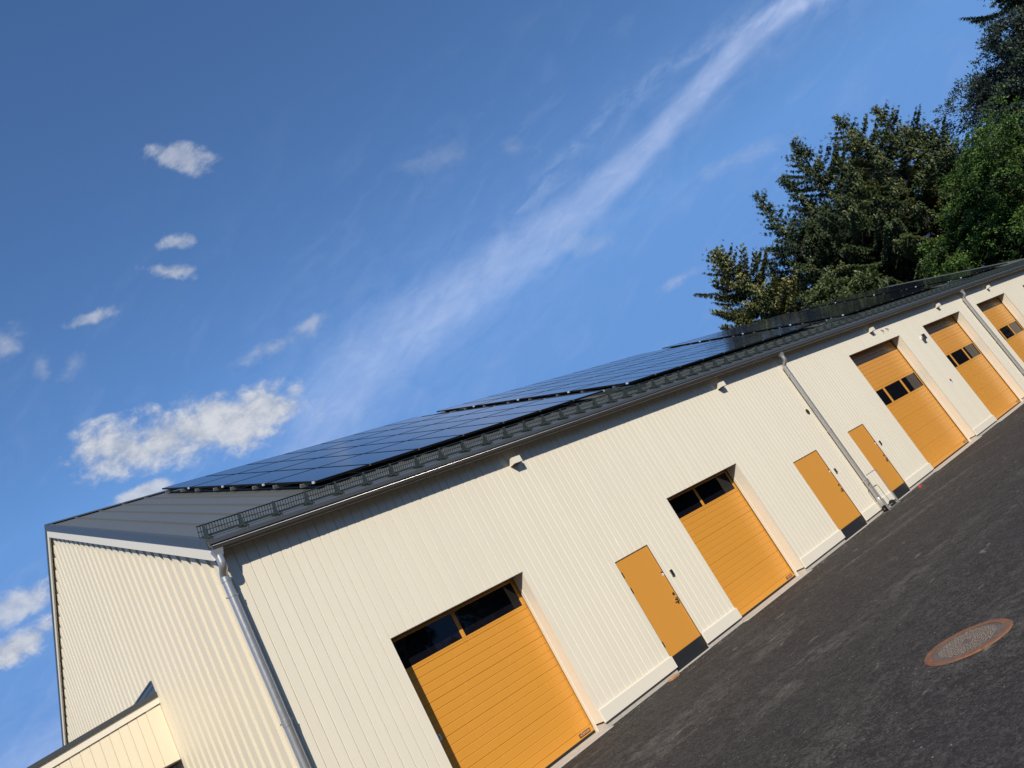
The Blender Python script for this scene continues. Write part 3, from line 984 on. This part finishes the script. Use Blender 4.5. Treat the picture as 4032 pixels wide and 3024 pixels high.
# ------------------------------------------------------------------ solar panels
PW, PL_, PH = 1.13, 2.05, .130
S0 = 1.52
pw, pl = PW - .030, PL_ - .030
fr = MB()
fw_ = .014
for (xa, xb, ya, yb) in ((-pw / 2, pw / 2, -pl / 2, -pl / 2 + fw_), (-pw / 2, pw / 2, pl / 2 - fw_, pl / 2), (-pw / 2, -pw / 2 + fw_, -pl / 2 + fw_, pl / 2 - fw_), (pw / 2 - fw_, pw / 2, -pl / 2 + fw_, pl / 2 - fw_)):
    fr.box(xa, xb, ya, yb, 0, .035)
gl = MB(); gl.box(-pw / 2 + fw_, pw / 2 - fw_, -pl / 2 + fw_, pl / 2 - fw_, .010, .0325)
ORD = ['first', 'second', 'third', 'fourth', 'fifth', 'sixth', 'seventh', 'eighth', 'ninth', 'tenth']
ROWN = ['bottom row', 'second row up', 'third row up', 'top row']
ARR = [(2.50, 7, 'array nearest the gable'), (11.38, 10, 'second array from the gable'), (24.10, 10, 'third array from the gable'), (37.30, 7, 'array farthest from the gable')]
proto = None
for (ax, ncol, an) in ARR:
    for r_ in range(4):
        for c_ in range(ncol):
            loc = slope_pt(ax + PW * (c_ + .5), S0 + PL_ * (r_ + .5), PH)
            lab = 'black solar panel, %s from left, %s, %s' % (ORD[c_], ROWN[r_], an)
            if proto is None:
                proto = thing('solar_panel', lab, 'solar panel', loc, (PIT, 0, 0), 'solar panels on the front roof slope')
                fr.build('frame', M['pframe'], proto); gl.build('cell_glass', M['solar'], proto)
            else:
                c = copy_tree(proto); c.location = loc; c['label'] = lab
    mr = thing('mounting_rack', 'aluminium rails and clamps under the %s' % an, 'mounting rack', slope_pt(ax, S0, 0), (PIT, 0, 0), 'mounting racks under the solar arrays')
    wdt = ncol * PW
    for r_ in range(4):
        for fy in (.24, .78):
            y = PL_ * (r_ + fy)
            rl = MB(); rl.bbox(-.055, wdt + .045, y - .018, y + .018, .062, PH - .004, .004); rl.build('rail', M['alu'], mr)
        for xc in (-.030, wdt + .0):
            MB().box(xc, xc + .028, PL_ * r_ + .010, PL_ * r_ + .075, PH - .003, PH + .036).build('end_clamp', M['clamp'], mr)
    for c_ in range(1, ncol):
        MB().box(c_ * PW - .012, c_ * PW + .012, -.014, -.002, PH + .004, PH + .045).build('edge_clip', M['alu'], mr)

# ------------------------------------------------------------------ manhole
mh = thing('manhole_cover', 'round rusty iron manhole cover in the asphalt', 'manhole cover', (3.10, -6.93, GZ))
def ringmesh(r0, r1, z0, z1, n=64, jit=0.):
    b_ = MB()
    pr_ = [(r0, z0 - .01), (r0, z1), (r1 - .012, z1), (r1, z0)]
    v = []
    for r_, z_ in pr_:
        for k in range(n):
            j = 1 + (random.uniform(-jit, jit) if r_ == r1 else 0)
            v.append((r_ * j * math.cos(2 * PI * k / n), r_ * j * math.sin(2 * PI * k / n), z_))
    f = [(q * n + (k + 1) % n, q * n + k, (q + 1) * n + k, (q + 1) * n + (k + 1) % n) for q in range(3) for k in range(n)]
    return b_.add(v, f)
ringmesh(.318, .398, .002, .012, jit=.012).build('frame', M['rust'], mh)
lid = MB()
n = 64
lid.add([(.316 * math.cos(2 * PI * k / n), .316 * math.sin(2 * PI * k / n), .008) for k in range(n)], [tuple(range(n))])
for i in range(-9, 10):
    for j in range(-9, 10):
        cx, cy = i * .0325 + (.016 if j % 2 else 0), j * .030
        if math.hypot(cx, cy) < .268 and not (abs(cx) < .05 and abs(cy) < .035):
            a = PI / 4 if (i + j) % 2 else -PI / 4
            w_, l_ = .0055, .012
            ca_, sa_ = math.cos(a), math.sin(a)
            v = []
            for z_, k_ in ((.008, 1.), (.015, .7)):
                for (u_, q_) in ((-l_, -w_), (l_, -w_), (l_, w_), (-l_, w_)):
                    v.append((cx + (u_ * ca_ - q_ * sa_) * k_, cy + (u_ * sa_ + q_ * ca_) * k_, z_))
            lid.add(v, [(0, 1, 5, 4), (1, 2, 6, 5), (2, 3, 7, 6), (3, 0, 4, 7), (4, 5, 6, 7)])
lid.build('lid', M['lid'], mh)

# ------------------------------------------------------------------ hand truck by the second downpipe
ht = thing('hand_truck', 'grey steel hand truck standing upright by the second downpipe', 'hand truck', (15.965, -.385, GZ))
w = .315
b_ = MB()
pts = []
pts += [(-w, 0, .30), (-w, 0, .93)]
for k in range(1, 6):
    a = PI - PI / 2 * k / 5
    pts.append((-w + .08 + .08 * math.cos(a), 0, .95 + .08 * math.sin(a)))
pts += [(w - .08, 0, 1.03)]
for k in range(1, 6):
    a = PI / 2 - PI / 2 * k / 5
    pts.append((w - .08 + .08 * math.cos(a), 0, .95 + .08 * math.sin(a)))
pts += [(w, 0, .93), (w, 0, .30)]
b_.tube(pts, .010, 8); b_.build('hoop', M['zinc'], ht, smooth=True, auto=50)
for sx in (-1, 1):
    b_ = MB(); b_.bbox(sx * w - .026, sx * w + .026, -.018, .018, .02, .36, .005); b_.build('side_rail', M['zinc'], ht)
    wl = MB(); wl.tube([(sx * (w - .08), .13, .092), (sx * (w - .08) + .045, .13, .092)], .088, 20); wl.tube([(sx * (w - .08) - .006, .13, .092), (sx * (w - .08) + .051, .13, .092)], .03, 12)
    wl.build('wheel', M['black'], ht, smooth=True, auto=40)
b_ = MB(); b_.bbox(-w - .03, w + .03, -.03, .012, .004, .055, .005); b_.bbox(-w, w, .012, .20, .004, .012, .002); b_.build('base_plate', M['alu'], ht)
b_ = MB(); b_.tube([(-w + .04, .13, .092), (w - .04, .13, .092)], .012, 8); b_.build('axle', M['zinc'], ht)

# ------------------------------------------------------------------ small things on the ground
b_ = MB(); b_.bbox(-.12, .12, -.055, .055, 0, .045, .006)
o = b_.build('wood_offcut', M['brick'], None, loc=(6.36, -.15, GZ)); o.rotation_euler = (0, 0, .06)
tag(o, 'raw brown wood offcut on the asphalt beside the first entrance door', 'offcut')
b_ = MB()
v = [(-.10, -.03, 0), (.10, -.025, 0), (.09, .035, 0), (-.08, .03, 0), (-.06, -.015, .035), (.05, -.02, .045), (.07, .015, .03), (-.04, .018, .05)]
b_.add(v, [(0, 1, 5, 4), (1, 2, 6, 5), (2, 3, 7, 6), (3, 0, 4, 7), (4, 5, 6, 7)])
o = b_.build('litter', M['redlitter'], None, loc=(17.75, -.40, GZ))
tag(o, 'crumpled red wrapper on the asphalt near the third entrance door', 'litter')
# loose grit: uncountable
rng = np.random.default_rng(5)
b_ = MB()
for i in range(620):
    if i < 470:
        x_, y_ = rng.uniform(0, 22), -abs(rng.normal(0, .22)) - .03
    else:
        x_, y_ = rng.uniform(.5, 16), rng.uniform(-9.5, -.1)
    r_ = rng.uniform(.004, .010) * (1 if i < 470 else .8)
    a = rng.uniform(0, 6.28)
    c_, s_ = math.cos(a) * r_, math.sin(a) * r_
    b_.add([(x_ + c_, y_ + s_, GZ), (x_ - s_, y_ + c_, GZ), (x_ - c_ * .8, y_ - s_ * .8, GZ), (x_ + s_, y_ - c_, GZ), (x_ + s_ * .2, y_ + c_ * .2, GZ + r_ * rng.uniform(.7, 1.2))],
           [(0, 1, 4), (1, 2, 4), (2, 3, 4), (3, 0, 4)])
o = b_.build('loose_grit', mat('pale_grit', (.27, .25, .22), .8, var=.4, vscale=3))
o['kind'] = 'stuff'; o['label'] = 'pale loose grit scattered over the asphalt'; o['category'] = 'grit'

# ------------------------------------------------------------------ trees
def tree_obj(name, V, F, T, m, parent):
    me = bpy.data.meshes.new(name)
    V = np.asarray(V, dtype=np.float32).reshape(-1, 3)
    nf = len(F) // 4
    me.vertices.add(len(V)); me.vertices.foreach_set('co', V.ravel())
    me.loops.add(len(F)); me.loops.foreach_set('vertex_index', np.asarray(F, dtype=np.int32))
    me.polygons.add(nf)
    me.polygons.foreach_set('loop_start', np.arange(0, nf * 4, 4, dtype=np.int32))
    me.polygons.foreach_set('loop_total', np.full(nf, 4, dtype=np.int32))
    me.materials.append(m)
    at = me.attributes.new('tint', 'FLOAT', 'FACE'); at.data.foreach_set('value', np.asarray(T, dtype=np.float32))
    me.update(); me.validate()
    o = bpy.data.objects.new(name, me); COL.objects.link(o); o.parent = parent
    return o

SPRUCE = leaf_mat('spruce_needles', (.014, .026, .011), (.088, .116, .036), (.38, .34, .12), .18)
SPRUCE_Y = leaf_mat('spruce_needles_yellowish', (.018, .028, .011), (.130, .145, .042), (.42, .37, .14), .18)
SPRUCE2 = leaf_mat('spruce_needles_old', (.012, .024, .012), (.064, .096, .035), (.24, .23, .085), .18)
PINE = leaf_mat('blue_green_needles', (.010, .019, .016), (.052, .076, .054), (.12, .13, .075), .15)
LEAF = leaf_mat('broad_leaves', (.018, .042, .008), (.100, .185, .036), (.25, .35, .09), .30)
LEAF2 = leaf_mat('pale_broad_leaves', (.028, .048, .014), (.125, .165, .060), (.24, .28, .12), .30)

def nrm_(a): return a / (np.linalg.norm(a, axis=-1, keepdims=True) + 1e-9)
def add_quads(V, T, p, dv, sd, ln, wd, t):
    """leaf-shaped quads: arrays of base point, direction, side vector, length, half width, tint"""
    ln = np.asarray(ln)[:, None]; wd = np.asarray(wd)[:, None]
    V.append(np.stack([p, p + dv * ln * .42 + sd * wd, p + dv * ln, p + dv * ln * .56 - sd * wd], axis=1).reshape(-1, 3))
    T.append(np.asarray(t))
def crown_obj(V, T, m, root):
    V = np.concatenate(V); T = np.concatenate(T)
    return tree_obj('crown', V, np.arange(len(V), dtype=np.int32), T, m, root)

def conifer(label, x, y, h, rad, seed, m, cone=.9, base=.06, droop=.32, dens=1.0, twin=None, tipy=.5, full=.30, low=11.0):
    """full = share of the height, from the top, at which the crown reaches its full radius; below z = low the crown is thinner"""
    rg = np.random.default_rng(seed)
    root = thing('spruce_tree', label, 'spruce tree', (x, y, GZ), group='conifers beyond the far end of the building')
    V, T = [], []
    tk = MB()
    Z3 = np.array([0., 0., 1.])
    axes = [(np.array([0., 0., 0.]), h, 1.0)]
    if twin: axes.append((np.array([twin[0], twin[1], 0.]), h * twin[2], .85))
    for (o_, hh, rs) in axes:
        lean = np.array([rg.normal(0, .01), rg.normal(0, .01)])
        npt = 8
        tk.tube([(o_[0] + lean[0] * hh * q / npt, o_[1] + lean[1] * hh * q / npt, hh * .985 * q / npt) for q in range(npt + 1)],
                [max(.02, .0135 * hh * (1 - q / npt) ** .9) for q in range(npt + 1)], 8)
        z = hh * base
        while z < hh * .993:
            tt = (z / hh - base) / (1 - base)
            prof = min(1., (1 - tt) / full) ** cone
            L0 = rad * rs * prof + .18
            nb = int(rg.integers(6, 9)) if prof > .35 else int(rg.integers(5, 7))
            a0 = rg.uniform(0, 6.28)
            ragged = 1 + .15 * math.sin(z * 2.3 + seed) + .10 * math.sin(z * .9 + seed * 2)
            for k in range(nb):
                a = a0 + 6.28 * k / nb + rg.normal(0, .25)
                l = L0 * ragged * rg.uniform(.55, 1.25)
                rise = .75 * tt ** 2.2 - droop * (1 - tt) + rg.normal(0, .09)
                u = np.array([math.cos(a), math.sin(a), 0.]); w = np.array([-math.sin(a), math.cos(a), 0.])
                p0 = o_ + np.array([lean[0] * z, lean[1] * z, z + rg.normal(0, .12)])
                if l > 1.2 and rg.random() < .6:
                    tk.tube([p0, p0 + u * l * .5 + Z3 * (rise * l * .5 - .04 * l), p0 + u * l * .9 + Z3 * (rise * l * .9 + .03 * l)], [.03 * (1 - tt) + .012, .018, .006], 4, caps=False)
                bt = rg.normal(0, .15)
                wide = rg.uniform(.26, .52) * min(1., .45 + l / 3.5)
                area = l * l * wide * .9 + .25 * l
                n = int(dens * area / .0125 * (1. if z > low else .22)) + 10
                q = np.sqrt(rg.uniform(.02, 1., n))
                # side shoots leave the branch as separate fingers
                nf = max(3, int(l / .30))
                fi = np.floor(q * nf + rg.uniform(-.5, .5, n)).clip(0, nf) / nf
                side = np.where(rg.random(n) < .5, -1., 1.)
                r_ = rg.uniform(0, 1, n) ** .8
                reach = wide * l * .75 * (1.08 - fi) ** .75 * np.minimum(1., fi * 2.5 + .1)
                lat = side * r_ * reach
                qq = fi + .10 * r_ + rg.normal(0, .012, n)
                sag = rise * qq * l + .13 * l * qq ** 3 - .08 * l * np.sin(qq.clip(0, 1) * PI) - .42 * np.abs(lat) ** 1.2
                p = p0 + u * (l * qq)[:, None] + w * lat[:, None] + Z3 * sag[:, None] + rg.normal(0, .028, (n, 3))
                tl = .17 + .08 * min(1, l / 2.4)
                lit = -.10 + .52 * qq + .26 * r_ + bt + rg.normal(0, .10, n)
                dv = nrm_(u * .55 + w * (side * rg.uniform(.3, 1.0, n))[:, None] - Z3 * rg.uniform(.15, .6, n)[:, None] + rg.normal(0, .12, (n, 3)))
                ff = nrm_(u * .55 + Z3 * .8 + rg.normal(0, .25, (n, 3)))
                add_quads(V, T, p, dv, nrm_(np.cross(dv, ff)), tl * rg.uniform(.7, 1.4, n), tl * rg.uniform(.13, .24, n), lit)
                # hanging twigs
                m_ = rg.random(n) < .55
                c_ = int(m_.sum())
                if c_:
                    dh = nrm_(u * .25 + w * rg.normal(0, .22, c_)[:, None] - Z3)
                    add_quads(V, T, p[m_], dh, nrm_(np.cross(dh, u + rg.normal(0, .3, (c_, 3)))), tl * rg.uniform(.7, 1.7, c_), tl * rg.uniform(.12, .22, c_), lit[m_] - .06)
                m_ = (rg.random(n) < .14 * tipy * (.1 + tt)) & (q > .35)
                c_ = int(m_.sum())
                if c_:
                    dh = nrm_(u * .4 - Z3 + rg.normal(0, .15, (c_, 3)))
                    add_quads(V, T, p[m_] + rg.normal(0, .04, (c_, 3)), dh, nrm_(np.cross(dh, u + rg.normal(0, .3, (c_, 3)))), np.full(c_, .20), np.full(c_, .055), rg.uniform(.78, 1., c_))
            z += (.28 + .52 * min(1., (1 - tt) * 2.2)) * rg.uniform(.75, 1.2)
        top = o_ + np.array([lean[0] * hh, lean[1] * hh, hh * .975])
        n = 60
        a = rg.uniform(0, 6.28, n)
        dv = nrm_(np.stack([np.cos(a) * .6, np.sin(a) * .6, rg.uniform(.2, 1., n)], 1))
        add_quads(V, T, top + np.stack([0 * a, 0 * a, rg.uniform(-.9, .2, n)], 1), dv, nrm_(np.cross(dv, rg.normal(size=(n, 3)))), np.full(n, .30), np.full(n, .05), rg.uniform(.3, .95, n))
    tk.build('trunk', M['wood'], root, smooth=True)
    crown_obj(V, T, m, root)
    return root

def broadleaf(label, x, y, h, rad, seed, m, nleaf=16000, lobes=26, leaf=.20, base=.25, name='broadleaf_tree', cat='broadleaf tree', slim=.30, spray=.17, group='broadleaf trees beyond the building', droop=.25):
    rg = np.random.default_rng(seed)
    root = thing(name, label, cat, (x, y, GZ), group=group)
    tk = MB()
    tk.tube([(0, 0, 0), (.1, .05, h * .25), (-.05, .1, h * .5), (.05, 0, h * .8)], [.02 * h, .016 * h, .011 * h, .004 * h], 8)
    V, T = [], []
    for k in range(lobes):
        a = rg.uniform(0, 6.28); zz = rg.uniform(base, .93)
        env = math.sin(PI * min(1, max(0, (zz - base * .6) / (1.08 - base * .6)))) ** .6
        rr = rad * env * rg.uniform(.30, .88)
        c = np.array([math.cos(a) * rr, math.sin(a) * rr, h * zz])
        sz = rad * rg.uniform(.22, .40)
        zt = h * max(.15, zz - .25)
        tk.tube([(0, 0, zt), tuple(c * .6 + np.array([0, 0, zt * .4])), tuple(c)], [.006 * h, .004 * h, .0015 * h], 5, caps=False)
        per = 26
        nsp = max(8, nleaf // lobes // per)
        d = nrm_(rg.normal(size=(nsp, 3)))
        pc = c + d * (sz * rg.uniform(.55, 1.15, nsp))[:, None] * np.array([1, 1, .8])
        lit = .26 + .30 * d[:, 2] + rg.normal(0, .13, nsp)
        d = np.repeat(d, per, 0); pc = np.repeat(pc, per, 0); lit = np.repeat(lit, per)
        n = len(pc)
        p = pc + rg.normal(0, spray, (n, 3)) * np.array([1, 1, .6])
        dv = nrm_(d * .5 + rg.normal(0, .6, (n, 3)) - np.array([0, 0, droop]))
        sd = nrm_(np.cross(dv, d * .9 + np.array([0, 0, .5]) + rg.normal(0, .45, (n, 3))))
        l = leaf * rg.uniform(.6, 1.25, n)
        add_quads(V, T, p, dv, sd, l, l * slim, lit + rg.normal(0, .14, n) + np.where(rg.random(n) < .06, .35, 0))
    tk.build('trunk', M['wood'], root, smooth=True)
    crown_obj(V, T, m, root)
    return root

# a wood across the yard: seen only as the dark shapes mirrored in the door windows
def far_wood():
    rg = np.random.default_rng(404)
    V, T = [], []
    xw = -30.
    while xw < 175.:
        hh = rg.uniform(9., 14.)
        if 23.5 < xw < 30.5: hh = rg.uniform(2.5, 4.0)
        rr = rg.uniform(2.2, 3.6); yy = -40. + rg.normal(0, 2.)
        n = 1500
        d = nrm_(rg.normal(size=(n, 3)))
        p = np.array([xw, yy, GZ + hh * .55]) + d * np.array([rr, rr, hh * .46]) * rg.uniform(.6, 1.08, n)[:, None]
        dv = nrm_(rg.normal(size=(n, 3)))
        add_quads(V, T, p, dv, nrm_(np.cross(dv, rg.normal(size=(n, 3)))), rg.uniform(.5, .9, n), rg.uniform(.16, .28, n), .3 + rg.normal(0, .15, n))
        c = 24
        a_ = np.linspace(0, 6.283, c, endpoint=False)
        xw += rg.uniform(2.4, 4.2)
    o = crown_obj(V, T, LEAF, None)
    o.name = 'far_wood'; o['kind'] = 'stuff'
    o['label'] = 'dark wood across the yard, mirrored in the door windows'; o['category'] = 'wood'
far_wood()

CX, CY, CZ = -3.7166, -10.6818, 1.793
def along(ratio, x):  # y of a point at this x on a bearing given as dx/dy
    return CY + (x - CX) / ratio
conifer('short spruce with yellowish tips, leftmost and apart from the others', 56.0, along(1.945, 56.0), 21.8, 4.7, 11, SPRUCE_Y, cone=.85, tipy=1.3, full=.52, dens=1.5)
conifer('twin-topped spruce second from the left in the tree line', 63.0, along(2.40, 63), 25.4, 4.3, 21, SPRUCE2, cone=.95, twin=(1.3, -1.9, .995), tipy=.6, full=.60)
conifer('tall spruce with blunt bushy top left of the highest spruce', 66.0, along(2.93, 66), 27.4, 4.7, 31, SPRUCE2, cone=.85, tipy=.7, full=.50)
conifer('highest spruce in the middle of the tree line', 67.0, along(3.57, 67), 26.5, 4.4, 41, SPRUCE, cone=.85, twin=(1.8, -2.2, .96), tipy=.9, full=.50)
conifer('slim pointed spruce top between the highest spruce and the broadleaf tree', 69.0, along(4.42, 69), 21.4, 3.4, 51, SPRUCE2, cone=.7, tipy=.8, full=.35)
conifer('dark spruce filling the gap behind the twin-topped spruce', 72.0, along(2.62, 72), 23.5, 4.8, 61, SPRUCE2, cone=.7, tipy=.3, full=.4)
conifer('low dark spruce between the leftmost spruce and the twin-topped spruce', 66.0, along(2.17, 66), 20.2, 4.6, 63, SPRUCE2, cone=.8, tipy=.4, full=.5)
conifer('dark spruce half hidden behind the highest spruce', 75.0, along(3.25, 75), 25.0, 5.0, 71, SPRUCE2, cone=.7, tipy=.3, full=.4)
conifer('tallest dark spruce with drooping branches at the right edge, top cut off', 66.0, along(14.0, 66), 29.5, 5.6, 81, SPRUCE2, cone=.8, droop=.22, tipy=.4, full=.75)
pine = broadleaf('dark blue-green pine with a rounded crown above the big broadleaf tree', 67.0, along(8.6, 67), 22.6, 6.0, 87, PINE, nleaf=120000, lobes=60, base=.36, leaf=.26, slim=.17, spray=.20, droop=-.3, name='pine_tree', cat='pine tree', group='conifers beyond the far end of the building')
broadleaf('big dense green broadleaf tree in front of the fir at right', 60.0, along(5.9, 60), 16.0, 5.6, 91, LEAF, nleaf=80000, lobes=66, base=.10)
broadleaf('green broadleaf tree between the highest spruce and the big broadleaf tree', 62.0, along(4.5, 62), 15.8, 3.9, 92, LEAF, nleaf=42000, lobes=44, base=.10)
broadleaf('low pale green broadleaf tree peeping over the roof ridge', 57.5, along(2.40, 57.5), 13.9, 4.2, 93, LEAF2, nleaf=26000, lobes=28, base=.2, leaf=.26)
broadleaf('low green broadleaf tree over the ridge below the highest spruce', 60.0, along(3.7, 60), 12.2, 3.4, 94, LEAF, nleaf=18000, lobes=22, base=.2)
